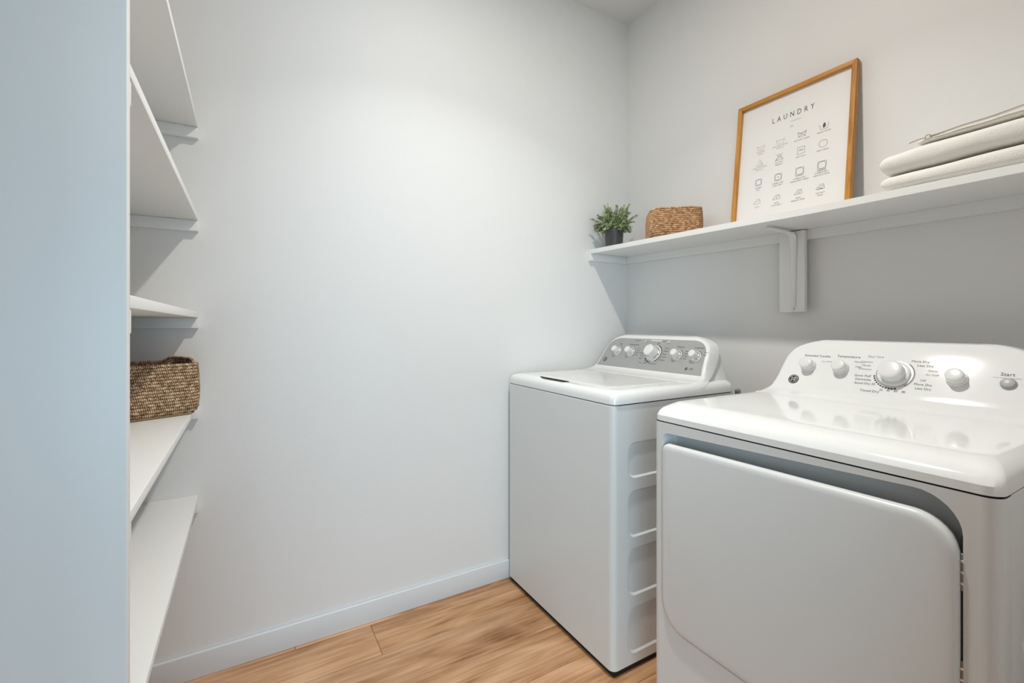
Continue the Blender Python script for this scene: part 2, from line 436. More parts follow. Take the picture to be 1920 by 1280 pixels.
# pressed steel bracket: vertical leg tapers down, round elbow, horizontal leg under the shelf
path = [(bxx - 0.001, 1.212, 0.0065), (bxx - 0.001, 1.30, 0.0085), (bxx - 0.001, 1.40, 0.0110), (bxx - 0.0015, 1.455, 0.012)]
for i in range(1, 8):
    a = PI / 2 * i / 7; path.append((bxx - 0.0015 - 0.028 * (1 - math.cos(a)), 1.455 + 0.028 * math.sin(a), 0.012))
path += [(bxx - 0.08, 1.4835, 0.0115), (bxx - 0.13, 1.485, 0.009), (bxx - 0.165, 1.4865, 0.006)]
loops = []
for i, (x, z, w0) in enumerate(path):
    p0 = path[max(i - 1, 0)]; p1 = path[min(i + 1, len(path) - 1)]
    d = Vector((p1[0] - p0[0], 0, p1[1] - p0[1])).normalized(); nrm = Vector((d.z, 0, -d.x)) * -1
    c = Vector((x, yc, z)); Yv = Vector((0, 1, 0))
    rib = 0.006
    loops.append([c - Yv * w0 + nrm * 0.0, c - Yv * w0 + nrm * 0.002, c - Yv * w0 * 0.35 + nrm * rib, c + Yv * w0 * 0.35 + nrm * rib, c + Yv * w0 + nrm * 0.002, c + Yv * w0])
m.loft(loops)
sb = m.build('steel_bracket', M_shelf, ws, angle=50)
for z in (1.207, 1.448):
    m = MB(); m.loft(lathe_pts([(0.0045, 0), (0.0045, 0.001), (0.003, 0.003), (0.0008, 0.0034)], 14, Vector((bxx - (0.0 if z < 1.3 else 0.004), yc, z)), Vector((-1, 0, 0)), Vector((0, 1, 0)), Vector((0, 0, 1))))
    m.build('screw', M_chrome, ws)

# ================================================================ APPLIANCES
FACE_O = (1.50, 0.94)                       # console face: x = 1.50 + (z-0.94)*0.5333
FK = 0.62
def face_x(z): return FACE_O[0] + (z - FACE_O[1]) * FK
def smooth(a, b, t):
    t = max(0, min(1, (t - a) / (b - a))); return t * t * (3 - 2 * t)
def interp(tab, z):
    if z <= tab[0][0]: return tab[0][1]
    for (a, va), (b, vb) in zip(tab, tab[1:]):
        if z <= b: return va + (vb - va) * (z - a) / (b - a)
    return tab[-1][1]
def slice_loop(x0, x1, yc, hy, r, z, n=8):
    return [Vector((x, y, z)) for x, y in rrect((x1 - x0) / 2, hy, r, n, (x0 + x1) / 2, yc)]
def deck_mesh(x0, x1, yc, hy, zseam, top, front=None):
    L = [(0.000, zseam + 0.0015), (0.0, zseam + 0.016), (0.002, zseam + 0.026), (0.006, zseam + 0.034), (0.013, zseam + 0.040), (0.024, top - 0.0015), (0.04, top - 0.0003), (0.06, top)]
    m = MB()
    loops = []
    for q, (ins, z) in enumerate(L):
        loops.append(slice_loop(x0 + (front[q] if front else ins * 1.1), x1 - ins * 0.5, yc, hy - ins, [0.012, 0.012, 0.028, 0.028] if False else 0.026, z))
    m.loft(loops)
    return m
def console_mesh(yc, hwt, base, hy):
    """stack of horizontal slices: flares out into the deck, rounds over at the top"""
    m = MB(); loops = []
    # z, front x, back x
    bt = base + 0.0021; zt = 0.954
    zz = [0.902, 0.912, 0.921, 0.927] + [bt + (zt - bt) * q for q in (0, 0.006, 0.018, 0.04, 0.075, 0.12, 0.18, 0.26, 0.36, 0.48, 0.62, 0.78)] + [zt, 0.968, 0.985, 1.0, 1.02, 1.04, 1.055, 1.068, 1.078, 1.086, 1.0905, 1.0945, 1.0975, 1.0995, 1.1005]
    for z in zz:
        q = max(0.0, min(1.0, (z - bt) / (zt - bt)))
        e = 1 - math.sqrt(max(0.0, 1 - (1 - q) ** 2))
        fx = face_x(max(z, bt)) - 0.058 * e
        if z > 1.086: fx += 0.024 * (1 - math.sqrt(max(0.0, 1 - ((z - 1.086) / 0.0146) ** 2)))
        xb = interp([(0.90, 1.47), (0.911, 1.484), (0.93, 1.525), (0.95, 1.563), (0.985, 1.602), (1.03, 1.635), (1.06, 1.645), (1.088, 1.644), (1.1005, 1.634)], z)
        fx = min(fx, xb - 0.03)
        if z >= bt: hw = interp(hwt, z) + 0.003 * e
        else: hw = interp([(0.902, hy - 0.0008), (0.912, hy - 0.0012), (0.921, hy - 0.0050), (0.927, hy - 0.0115), (bt, hwt[0][1] + 0.003)], z)
        loops.append(slice_loop(fx, xb, yc, hw, min(0.012, (xb - fx) * 0.45), z, 5))
    m.loft(loops)
    return m
def housing_mesh(yc, hwt, base):
    m = MB(); loops = []
    for z in [base - 0.004, 0.95, 0.98, 1.02, 1.05, 1.07, 1.083, 1.088]:
        xb = interp([(0.92, 1.655), (1.03, 1.650), (1.07, 1.645), (1.088, 1.636)], z)
        xf = interp([(0.92, 1.50), (0.95, 1.55), (1.0, 1.59), (1.09, 1.62)], z)
        hw = interp(hwt, z) - 0.012
        hw = min(hw, 0.318)
        loops.append(slice_loop(xf, xb, yc, hw, 0.006, z, 3))
    m.loft(loops); return m
def knob(name, fr, a, b, r_base, r_cap, hgt, parent, skirt_mat, cap_mat, ring=None, start_skirt=0.006):
    """printed ring, skirt disc, tapered grip with a flat cap"""
    o = fr.p(a, b, 0.0); n = fr.n
    m = MB(); m.loft(lathe_pts([(r_base, 0.0), (r_base, start_skirt * 0.6), (r_base * 0.95, start_skirt), (r_cap * 1.12, start_skirt + 0.002)], 40, o, n, fr.r, fr.u))
    k = m.build(name, skirt_mat, parent, angle=40)
    m = MB(); m.loft(lathe_pts([(r_cap * 1.08, start_skirt), (r_cap * 1.02, hgt * 0.75), (r_cap, hgt - 0.002), (r_cap * 0.93, hgt - 0.0005), (r_cap * 0.7, hgt + 0.0004)], 40, o, n, fr.r, fr.u))
    m.build('cap', cap_mat, k, angle=40)
    return k
def ticks(mb, fr, a, b, r0, r1, a0, a1, n, wd):
    for i in range(n):
        t = math.radians(a0 + (a1 - a0) * i / max(1, n - 1))
        stroke(mb, fr, [(a + r0 * math.cos(t), b + r0 * math.sin(t)), (a + r1 * math.cos(t), b + r1 * math.sin(t))], wd)
def arc_band(mb, fr, a, b, r0, r1, a0, a1, n=24, h=0.0005):
    P0 = circ(a, b, r0, n, math.radians(a0), math.radians(a1)); P1 = circ(a, b, r1, n, math.radians(a0), math.radians(a1))
    mb.add([fr.p(x, y, h) for x, y in P0 + P1], [(i, i + 1, n + i + 1, n + i) for i in range(n - 1)])
def emblem(fr, a, b, R, parent, disc_mat, mark_mat):
    """round maker's badge: dark disc, pale ring, script monogram between four curls"""
    m = MB(); m.loft(lathe_pts([(R * 1.12, 0.0), (R * 1.1, 0.0012), (R, 0.0016)], 32, fr.p(a, b, 0), fr.n, fr.r, fr.u))
    e = m.build('badge', disc_mat, parent)
    m = MB()
    stroke(m, fr, circ(a, b, R * 0.90, 32), R * 0.07, True, 0.0020)
    put_text(m, fr, a, b, 'GE', R * 0.95, 0.0020, 0.85, 0.35)
    for q in range(4):
        t = PI / 2 * q + PI / 4
        cx, cy = a + R * 0.62 * math.cos(t), b + R * 0.62 * math.sin(t)
        stroke(m, fr, circ(cx, cy, R * 0.17, 8, t + 0.8, t + 5.0), R * 0.07, False, 0.0020)
    m.build('monogram', mark_mat, e, smooth=False)

def console_frame(yc):
    u = Vector((FK, 0, 1)).normalized(); r = Vector((0, -1, 0))
    # origin on the face plane at z=.94 ; a runs to the viewer's right (-Y), b up the face
    return Frame2((FACE_O[0], yc, FACE_O[1]), r, u)
CF = math.sqrt(1 + FK * FK)
def fz(z): return (z - 0.94) * CF

# ---------------------------------------------------------------- washer
WY0, WY1, WX, WXB = 1.100, 1.784, 1.020, 1.655
wyc, why = (WY0 + WY1) / 2, (WY1 - WY0) / 2
ZS = 0.887
washer = thing('washing_machine', 'white top-load washer with grey control panel, standing in the corner by the baseboard', 'washer', (1.34, wyc, 0))
# cabinet: front wrap with rounded verticals, and a side panel with four pressed pockets
m = MB()
loops = []
for z, ins in ((0.020, 0.003), (0.024, 0.0), (ZS - 0.004, 0.0), (ZS - 0.0015, 0.002)):
    loops.append(slice_loop(WX + ins, WXB, wyc + 0.0015, why - 0.0015 - ins, [0.004, 0.022, 0.022, 0.004], z, 8))
m.loft(loops)
# four recesses are cut out of the -Y side of the cabinet
pockets = [(0.637, 0.760), (0.440, 0.600), (0.246, 0.408), (0.054, 0.212)]
body = m.build('cabinet', M_body, washer, angle=40)
def cut(obj, cutters):
    for c in cutters:
        md = obj.modifiers.new('b', 'BOOLEAN'); md.object = c; md.operation = 'DIFFERENCE'; md.solver = 'EXACT'
    dg = bpy.context.evaluated_depsgraph_get(); dg.update()
    me = bpy.data.meshes.new_from_object(obj.evaluated_get(dg))
    obj.modifiers.clear(); old = obj.data; obj.data = me; bpy.data.meshes.remove(old)
    for c in cutters:
        bpy.data.objects.remove(c)
cutters = []
for z0, z1 in pockets:
    m = MB(); loops = []
    cx, cz = (1.085 + 1.60) / 2, (z0 + z1) / 2
    for yy, ins in ((WY0 - 0.01, -0.010), (WY0 + 0.001, 0.0), (WY0 + 0.009, 0.007)):
        loops.append([Vector((x, yy, z)) for x, z in rrect((1.60 - 1.085) / 2 - ins, (z1 - z0) / 2 - ins, 0.034, 6, cx, cz)])
    m.loft(loops); cutters.append(m.build('cutter', M_body))
cut(body, cutters)
body.data.shade_smooth(); body.data.set_sharp_from_angle(angle=math.radians(32))
bx('base_plinth', WX + 0.012, WXB - 0.02, WY0 + 0.012, WY1 - 0.012, 0.0, 0.0215, M_black, washer)
m = MB(); m.loft([slice_loop(WX + 0.003, WXB - 0.004, wyc, why - 0.004, 0.024, z) for z in (ZS - 0.003, ZS + 0.003)]); m.build('seam_gasket', M_black, washer)
WT = 0.932
deck = deck_mesh(WX, WXB, wyc, why, ZS, WT).build('top_deck', M_enamel, washer, angle=30)
# scooped finger grip in front of the lid
m = MB(); gy = 1.492
m.loft([[Vector((x, y, z)) for x, y in rrect(hx, hy, 0.012, 5, cx, gy)] for z, hx, hy, cx in ((WT + 0.01, 0.018, 0.106, 1.050), (WT, 0.0165, 0.104, 1.0505), (WT - 0.006, 0.012, 0.092, 1.054), (WT - 0.014, 0.006, 0.075, 1.058))])
c = m.build('cutter', M_enamel)
cut(deck, [c]); deck.data.shade_smooth(); deck.data.set_sharp_from_angle(angle=math.radians(30))
m = MB(); loops = []
for z, ins in ((WT - 0.0005, 0.0005), (WT + 0.0010, 0.0), (WT + 0.0018, 0.0015), (WT + 0.0022, 0.006), (WT + 0.0024, 0.03), (WT + 0.0012, 0.07), (WT + 0.0010, 0.11)):
    loops.append(slice_loop(1.066 + ins, 1.425 - ins, wyc, 0.278 - ins, 0.035, z, 6))
m.loft(loops); lid = m.build('lid', M_enamel, washer, angle=40)
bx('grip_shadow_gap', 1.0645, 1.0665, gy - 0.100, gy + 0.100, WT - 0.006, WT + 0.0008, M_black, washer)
hwW = [(WT, 0.322), (0.955, 0.314), (0.978, 0.306), (1.025, 0.297), (1.048, 0.291), (1.065, 0.281), (1.076, 0.269), (1.085, 0.253), (1.0925, 0.234), (1.0965, 0.219), (1.0995, 0.200), (1.1005, 0.185)]
console_mesh(wyc, hwW, WT - 0.002, why).build('console', M_enamel, washer, angle=50)
housing_mesh(wyc, hwW, WT - 0.002).build('console_back', M_body, washer, angle=40)
fw = console_frame(wyc)
# grey control panel lying on the console face
left, right = [], []
ph = [0.951, 0.956, 0.978, 1.0, 1.025, 1.048, 1.060, 1.069, 1.076, 1.081, 1.0835]
pw = [0.300, 0.2985, 0.292, 0.288, 0.284, 0.278, 0.270, 0.260, 0.247, 0.230, 0.212]
prof = [(-w_, fz(z)) for z, w_ in zip(ph, pw)] + [(w_, fz(z)) for z, w_ in list(zip(ph, pw))[::-1]]
m = MB()
m.loft([[fw.p(a, b, h) for a, b in prof] for h in (-0.002, 0.0009)])
m.build('control_panel', M_silver, washer, angle=30)['label'] = 'silver grey control panel face with printed legends'
fwp = Frame2(fw.p(0, 0, 0.0009), fw.r, fw.u)
kz = fz(1.021)
ky = [1.642, 1.555, 1.418, 1.290, 1.200]      # washer knobs along the wall
prt = MB(); prb = MB()
for i, yy in enumerate(ky):
    a = wyc - yy; big = i == 2
    rb, rc, hg = (0.035, 0.0255, 0.040) if big else (0.0215, 0.0150, 0.031)
    # pale bezel ring behind the knob
    m = MB(); m.loft(lathe_pts([(rb * 1.13, 0.0), (rb * 1.12, 0.0012), (rb * 0.95, 0.0016)], 40, fwp.p(a, kz, 0), fwp.n, fwp.r, fwp.u))
    kb = knob('knob', fwp, a, kz, rb, rc, hg, washer, M_chrome, M_plastic)
    m.build('bezel', M_plastic, kb)
    arc_band(prb, fwp, a, kz, rb * 1.17, rb * 1.26, -60 if big else (-40 if i < 4 else 20), 75)
    if big: arc_band(prb, fwp, a, kz, rb * 1.17, rb * 1.26, 215, 262)
    if big:
        for j, s in enumerate(('Colors', 'Whites', 'Jeans', 'Towels', 'Casuals')):
            put_text(prt, fwp, a + 0.062, kz + 0.030 - j * 0.0145, s, 0.0095)
        for j, s in enumerate(('Rinse', 'Spin', 'Delicates', 'Active', 'Bulky')):
            put_text(prt, fwp, a - 0.062, kz + 0.026 - j * 0.0135, s, 0.0085)
        put_text(prt, fwp, a + 0.004, kz + 0.050, 'Off', 0.010)
        put_text(prt, fwp, a + 0.018, kz - 0.050, 'Speed Wash', 0.0085)
        put_text(prt, fwp, a - 0.040, kz - 0.050, 'Power Clean', 0.0085)
    else:
        put_text(prt, fwp, a + 0.004, kz + 0.040, ('Soil', 'Temperature', '', 'Options', 'Load Size')[i], 0.0115)
        for j in range(4 if i in (1, 3) else 2):
            put_text(prt, fwp, a + 0.043, kz + 0.021 - j * 0.0115, (('Light', 'Heavy'), ('Cold', 'Cool', 'Warm', 'Hot'), (), ('Auto', 'Rinse', 'Stain', 'Soak'), ('More', 'Deep'))[i][j], 0.0085)
# indicator strip and two small buttons at the top of the panel
for a, s in ((-0.075, 'Deep Fill'), (0.085, 'Lid Lock')):
    put_text(prt, fwp, a - 0.024, fz(1.0745), s, 0.0085)
for a in (-0.055, 0.071):
    m = MB(); m.loft(lathe_pts([(0.0075, 0), (0.0075, 0.003), (0.006, 0.004)], 20, fwp.p(a + 0.008, fz(1.0725), 0), fwp.n, fwp.r, fwp.u))
    m.build('button', M_chrome, washer)
m = MB()
m.loft([[fwp.p(a, b, h) for a, b in rrect(0.032, 0.0022, 0.002, 3, 0.012, fz(1.0765))] for h in (0, 0.0008)])
m.build('indicator_strip', M_plastic, washer)
put_text(prt, fwp, 0.245, fz(0.972), 'HE', 0.014)
arc_band(prb, fwp, 0.222, fz(0.972), 0.0025, 0.006, 0, 360, 16)
prt.build('printed_legend', M_ink, washer, smooth=False, kind='stuff')
prb.build('dial_marks', M_black, washer, smooth=False, kind='stuff')
emblem(fwp, wyc - 1.702, fz(0.980), 0.0100, washer, M_black, M_plastic)
m = MB(); m.loft(lathe_pts([(0.003, 0), (0.003, 0.0006), (0.002, 0.0008)], 12, Vector((1.466, 1.215, WT + 0.0008)), Vector((0, 0, 1)), Vector((1, 0, 0)), Vector((0, 1, 0))))
m.build('screw_cap', M_dark, washer)
# hose and its coupling behind the washer
hose = thing('water_hose', 'dark water supply hose poking out behind the washer', 'hose', (1.71, 1.12, 0.0))
pth = [(1.715, 1.122, 0.002 + 0.83 * i / 12) for i in range(13)] + [(1.713, 1.121, 0.855), (1.706, 1.119, 0.873), (1.700, 1.118, 0.884)]
m = MB(); m.tube(pth, 0.008, 10); m.build('tube', M_dark, hose)
m = MB(); m.tube([(1.7045, 1.119, 0.868), (1.699, 1.118, 0.888)], 0.0115, 8); m.build('coupling', M_hinge, hose)

# ---------------------------------------------------------------- dryer
DY0, DY1, DX, DXB = 0.221, 0.907, 0.990, 1.655
dyc, dhy = (DY0 + DY1) / 2, (DY1 - DY0) / 2
DS = 0.883
dryer = thing('tumble_dryer', 'white front-load dryer with square door and white control panel, nearer the camera', 'dryer', (1.33, dyc, 0))
# cabinet behind the front frame
m = MB()
m.loft([slice_loop(DX + 0.050, DXB, dyc, dhy - 0.001, 0.004, z, 3) for z in (0.02, DS - 0.0015)])
cab = m.build('cabinet', M_body, dryer, angle=40)
cutters = []
for z0, z1 in ((0.60, 0.738), (0.42, 0.56), (0.24, 0.38), (0.06, 0.20)):
    for side in (0, 1):
        m = MB(); loops = []
        cx, cz = (1.096 + 1.60) / 2, (z0 + z1) / 2
        for q, ins in ((-0.01, -0.010), (0.001, 0.0), (0.009, 0.007)):
            yy = (DY0 + 0.001 + q) if side == 0 else (DY1 - 0.001 - q)
            loops.append([Vector((x, yy, z)) for x, z in rrect((1.60 - 1.096) / 2 - ins, (z1 - z0) / 2 - ins, 0.034, 6, cx, cz)])
        m.loft(loops); cutters.append(m.build('cutter', M_body))
cut(cab, cutters); cab.data.shade_smooth(); cab.data.set_sharp_from_angle(angle=math.radians(32))
# front frame with rounded verticals and a shaped opening
def poly_round(pts, radii, n=8):
    out = []
    N = len(pts)
    for i in range(N):
        p = Vector(pts[i]); a = Vector(pts[i - 1]); b = Vector(pts[(i + 1) % N])
        r = radii[i]; da = (a - p).normalized(); db = (b - p).normalized()
        ang = da.angle(db); dist = min(r / math.tan(ang / 2), (a - p).length * 0.49, (b - p).length * 0.49); r = dist * math.tan(ang / 2)
        bis = (da + db).normalized(); c = p + bis * (r / math.sin(ang / 2))
        p0 = p + da * dist; p1 = p + db * dist
        a0 = math.atan2(p0.y - c.y, p0.x - c.x); a1 = math.atan2(p1.y - c.y, p1.x - c.x)
        d = a1 - a0
        while d > PI: d -= 2 * PI
        while d < -PI: d += 2 * PI
        for k in range(n + 1):
            t = a0 + d * k / n; out.append((c.x + r * math.cos(t), c.y + r * math.sin(t)))
    return out
# opening and door outlines in (y, z), listed clockwise from top left as seen from the front
hole = poly_round([(0.8735, 0.853), (0.2645, 0.873), (0.2645, 0.326), (0.8735, 0.326)], [0.018, 0.062, 0.03, 0.07])
hole = [(y_, z_) for y_, z_ in hole]
RB = 0.022
rim = rrect(dhy - RB, (DS - 0.0015 - 0.02) / 2, 0.001, 1, dyc, (DS - 0.0015 + 0.02) / 2)
vs, fs = plate2d(rim, [hole])
m = MB()
m.add([(DX, y_, z_) for y_, z_ in vs], fs)
# rolled sides of the frame back to the cabinet seam
for sgn in (-1, 1):
    rows = []
    for k in range(9):
        a = PI / 2 * k / 8
        rows.append((DX + RB * (1 - math.cos(a)), dyc + sgn * (dhy - RB + RB * math.sin(a))))
    rows.append((DX + 0.0485, dyc + sgn * dhy)); rows.append((DX + 0.0485, dyc + sgn * (dhy - 0.006)))
    for (xa, ya_), (xb_, yb_) in zip(rows, rows[1:]):
        m.add([(xa, ya_, 0.02), (xb_, yb_, 0.02), (xb_, yb_, DS - 0.0015), (xa, ya_, DS - 0.0015)], [(0, 1, 2, 3)])
# recess walls and floor
def inset(loop, d):
    out = []
    N = len(loop)
    for i in range(N):
        a = Vector(loop[i - 1]); b = Vector(loop[(i + 1) % N]); t = (b - a)
        if t.length < 1e-9: out.append(loop[i]); continue
        t.normalize(); nrm = Vector((t.y, -t.x))
        c = Vector(loop[i]) + nrm * d
        out.append((c.x, c.y))
    return out
cen = Vector((dyc, 0.6))
def inset_in(loop, d):
    q = inset(loop, d)
    if (Vector(q[0]) - cen).length > (Vector(loop[0]) - cen).length: q = inset(loop, -d)
    return q
h1 = inset_in(hole, 0.003); h2 = inset_in(hole, 0.007)
m.loft([[(DX, a, b) for a, b in hole], [(DX + 0.003, a, b) for a, b in inset_in(hole, 0.001)], [(DX + 0.044, a, b) for a, b in h1], [(DX + 0.047, a, b) for a, b in h2]], False, True)
ff = m.build('front_frame', M_body, dryer, angle=42, merge=True)
# door
door_o = poly_round([(0.8710, 0.826), (0.2680, 0.836), (0.2680, 0.331), (0.8710, 0.331)], [0.022, 0.062, 0.03, 0.07])
m = MB(); loops = []
for x, d in ((DX + 0.026, 0.006), (DX + 0.006, 0.0), (DX - 0.002, 0.0005), (DX - 0.0065, 0.003), (DX - 0.009, 0.008), (DX - 0.0100, 0.016)):
    loops.append([(x, a, b) for a, b in (inset_in(door_o, d) if d else door_o)])
m.loft(loops)
door = m.build('door', M_body, dryer, angle=60)
m = MB()
m.box(DX + 0.005, DX + 0.029, 0.2650, 0.2678, 0.345, 0.808)
m.build('door_gap_shade', M_black, dryer, smooth=False)  # black strip standing in for the shade deep in the door gap
for z0 in (0.722, 0.550):
    h = bx('hinge', DX + 0.0015, DX + 0.026, 0.2648, 0.2682, z0, z0 + 0.060, M_hinge, dryer, bevel=0.001)
    for zz_ in (0.012, 0.030, 0.048):
        m = MB(); m.loft(lathe_pts([(0.0028, 0), (0.0028, 0.002), (0.0018, 0.003)], 10, Vector((DX + 0.0015, 0.2664, z0 + zz_)), Vector((-1, 0, 0)), Vector((0, 1, 0)), Vector((0, 0, 1))))
        m.build('screw', M_chrome, h)
bx('base_plinth', DX + 0.02, DXB - 0.02, DY0 + 0.012, DY1 - 0.012, 0.0, 0.0215, M_black, dryer)
m = MB(); m.loft([slice_loop(DX + 0.003, DXB - 0.004, dyc, dhy - 0.004, 0.024, z) for z in (DS - 0.003, DS + 0.003)]); m.build('seam_gasket', M_black, dryer)
DT = 0.932
deck_mesh(DX, DXB, dyc, dhy, DS, DT, (0.0, 0.001, 0.008, 0.019, 0.036, 0.056, 0.078, 0.105)).build('top_deck', M_enamel, dryer, angle=30)
hwD = [(DT, 0.318), (0.955, 0.308), (0.978, 0.301), (1.025, 0.295), (1.048, 0.290), (1.065, 0.280), (1.076, 0.268), (1.085, 0.250), (1.0925, 0.230), (1.0965, 0.216), (1.0995, 0.198), (1.1005, 0.185)]
console_mesh(dyc, hwD, DT - 0.002, dhy).build('console', M_enamel, dryer, angle=50)
housing_mesh(dyc, hwD, DT - 0.002).build('console_back', M_body, dryer, angle=40)
fd = console_frame(dyc)
prt = MB(); prg = MB(); prb = MB()
dk = [(0.775, 1.017, 0), (0.684, 1.017, 0), (0.553, 1.012, 1), (0.424, 1.012, 0)]
for i, (yy, zz_, big) in enumerate(dk):
    a, b = dyc - yy, fz(zz_)
    rb, rc, hg = (0.038, 0.0265, 0.036) if big else (0.0215, 0.0180, 0.028)
    kb = knob('knob', fd, a, b, rb, rc, hg, dryer, M_plastic, M_plastic, start_skirt=0.008)
    if big:
        m = MB(); m.loft(lathe_pts([(rb * 1.10, 0.0), (rb * 1.09, 0.0012), (rb * 0.95, 0.0016)], 48, fd.p(a, b, 0), fd.n, fd.r, fd.u))
        m.build('bezel', M_chrome, kb)
        for q in range(11): arc_band(prb, fd, a, b, rb * 1.13, rb * 1.23, 190 + q * 9, 196 + q * 9, 4)
        arc_band(prg, fd, a, b, rb * 1.13, rb * 1.2, -50, 50)
a0, b0 = dyc - 0.777, fz(1.019)
put_text(prt, fd, a0 + 0.018, b0 + 0.036, 'Extended Tumble', 0.0105)
put_text(prg, fd, a0 + 0.040, b0 + 0.018, 'On', 0.008)
a0 = dyc - 0.685; b0 = fz(1.02)
put_text(prt, fd, a0 + 0.012, b0 + 0.038, 'Temperature', 0.0115)
for j, s in enumerate(('Medium', 'High')): put_text(prg, fd, a0 + 0.044, b0 + 0.022 - j * 0.016, s, 0.0085)
put_text(prg, fd, a0 - 0.036, b0 + 0.018, 'Low', 0.0085)
a0 = dyc - 0.553; b0 = fz(1.012)
put_text(prg, fd, a0 - 0.052, b0 + 0.052, 'Easy Care', 0.0095)
for j, s in enumerate(('Cottons', 'Mixed', 'Delicates')): put_text(prg, fd, a0 - 0.070, b0 + 0.034 - j * 0.012, s, 0.0085)
put_text(prt, fd, a0 - 0.072, b0 - 0.012, 'Quick Fluff', 0.0092)
put_text(prt, fd, a0 - 0.068, b0 - 0.024, 'Dewrinkle', 0.0092)
put_text(prt, fd, a0 - 0.062, b0 - 0.036, 'Speed Dry 30', 0.0092)
put_text(prt, fd, a0 - 0.046, b0 - 0.058, 'Timed Dry', 0.0105)
for j, (q, s) in enumerate(((-0.020, '20'), (-0.004, '40'), (0.013, '60'), (0.030, '80'))): put_text(prt, fd, a0 + q, b0 - 0.051, s, 0.0085)
put_text(prt, fd, a0 + 0.050, b0 + 0.044, 'More Dry', 0.0095)
put_text(prt, fd, a0 + 0.062, b0 + 0.032, 'Less Dry', 0.0095)
for j, s in enumerate(('Damp', 'Air Fluff')): put_text(prg, fd, a0 + 0.080, b0 + 0.018 - j * 0.012, s, 0.008)
for j, s in enumerate(('Off', 'More Dry', 'Less Dry')): put_text(prt if j else prg, fd, a0 + 0.064 + 0.002 * j, b0 - 0.012 - j * 0.012, s, 0.0092)
put_text(prt, fd, dyc - 0.338, fz(1.031), 'Start', 0.0125)
stroke(prg, fd, [(dyc - 0.338 - 0.024, fz(1.031) - 0.0095), (dyc - 0.338 + 0.024, fz(1.031) - 0.0095)], 0.0007)
prt.build('printed_legend', M_ink, dryer, smooth=False, kind='stuff')
prg.build('faint_legend', M_inkgrey, dryer, smooth=False, kind='stuff')
prb.build('dial_marks', M_black, dryer, smooth=False, kind='stuff')
m = MB(); m.loft(lathe_pts([(0.0145, 0), (0.0140, 0.004), (0.011, 0.0075), (0.005, 0.0088)], 28, fd.p(dyc - 0.334, fz(1.010), 0), fd.n, fd.r, fd.u))
m.build('start_button', M_grey, dryer)['label'] = 'small grey start button'
emblem(fd, dyc - 0.808, fz(0.9745), 0.0140, dryer, M_black, M_plastic)

# ================================================================ POSTER
PK = 0.113
pu = Vector((PK, 0, 1)).normalized()
X0 = 1.690 - (1.57 - 1.513) * PK
pf = Frame2((X0, 1.142, 1.513), (0, -1, 0), pu)      # front face; s to the right, t up the frame
PWID, PHT, ST, DP = 0.420, 0.519, 0.0155, 0.021
base_z = shelf_b(0.93) + TH
off = base_z + 0.0004 - 1.513
pf = Frame2(pf.o + Vector((0, 0, off)), pf.r, pf.u)
poster = thing('framed_laundry_poster', 'wood-framed white laundry care poster leaning on the wall shelf', 'poster', (X0 + 0.02, 0.93, base_z))
def fbox(name, s0, s1, t0, t1, h0, h1, mat, bev=0.001, miter=None):
    m = MB(); c = [(s0, t0), (s1, t0), (s1, t1), (s0, t1)]
    if miter: c = miter
    m.loft([[pf.p(a, b, h) for a, b in c] for h in (h0, h1)])
    return m.build(name, mat, poster, bevel=bev)
fbox('frame_rail', 0, 0, 0, 0, -DP, 0, M_frameh, miter=[(0, PHT), (ST, PHT - ST), (PWID - ST, PHT - ST), (PWID, PHT)])
fbox('frame_rail', 0, 0, 0, 0, -DP, 0, M_frameh, miter=[(0, 0), (PWID, 0), (PWID - ST, ST), (ST, ST)])
fbox('frame_rail', 0, 0, 0, 0, -DP, 0, M_framev, miter=[(0, 0), (ST, ST), (ST, PHT - ST), (0, PHT)])
fbox('frame_rail', 0, 0, 0, 0, -DP, 0, M_framev, miter=[(PWID, 0), (PWID, PHT), (PWID - ST, PHT - ST), (PWID - ST, ST)])
fbox('backing_board', ST * 0.6, PWID - ST * 0.6, ST * 0.6, PHT - ST * 0.6, -DP + 0.001, -DP + 0.006, M_grey, 0)
fbox('paper', ST + 0.0003, PWID - ST - 0.0003, ST + 0.0003, PHT - ST - 0.0003, -DP + 0.0062, -DP + 0.0075, M_paper, 0)
pp = Frame2(pf.p(0, 0, -DP + 0.0075), pf.r, pf.u)
ttl = MB(); LW = 0.00085
yo = -off * 0
put_text(ttl, pp, 0.2125, 0.4160, 'LAUNDRY', 0.0290, spacing=1.75, xs=0.76)
stroke(ttl, pp, [(0.208, 0.3895), (0.243, 0.3895)], 0.0008)
put_text(ttl, pp, 0.2125, 0.3700, 'III', 0.0095, spacing=1.3)
ttl.build('title_lettering', M_ink, poster, smooth=False, kind='stuff')
cs = [0.099, 0.174, 0.251, 0.324]
def tub(mb, x, y, wv=True):
    s = 0.0150
    stroke(mb, pp, [(x - s, y + 0.009), (x - s * 0.72, y - 0.009), (x + s * 0.72, y - 0.009), (x + s, y + 0.009)], LW)
    if wv: stroke(mb, pp, [(x - s * 0.9 + s * 1.8 * i / 12, y + 0.004 + 0.0014 * math.sin(i * 1.57)) for i in range(13)], LW)
def sq(mb, x, y, s): stroke(mb, pp, [(x - s, y - s), (x + s, y - s), (x + s, y + s), (x - s, y + s)], LW, True)
def dots(mb, x, y, n, r=0.0012):
    for i in range(n): disc(mb, pp, x + (i - (n - 1) / 2) * 0.006, y, r, 10)
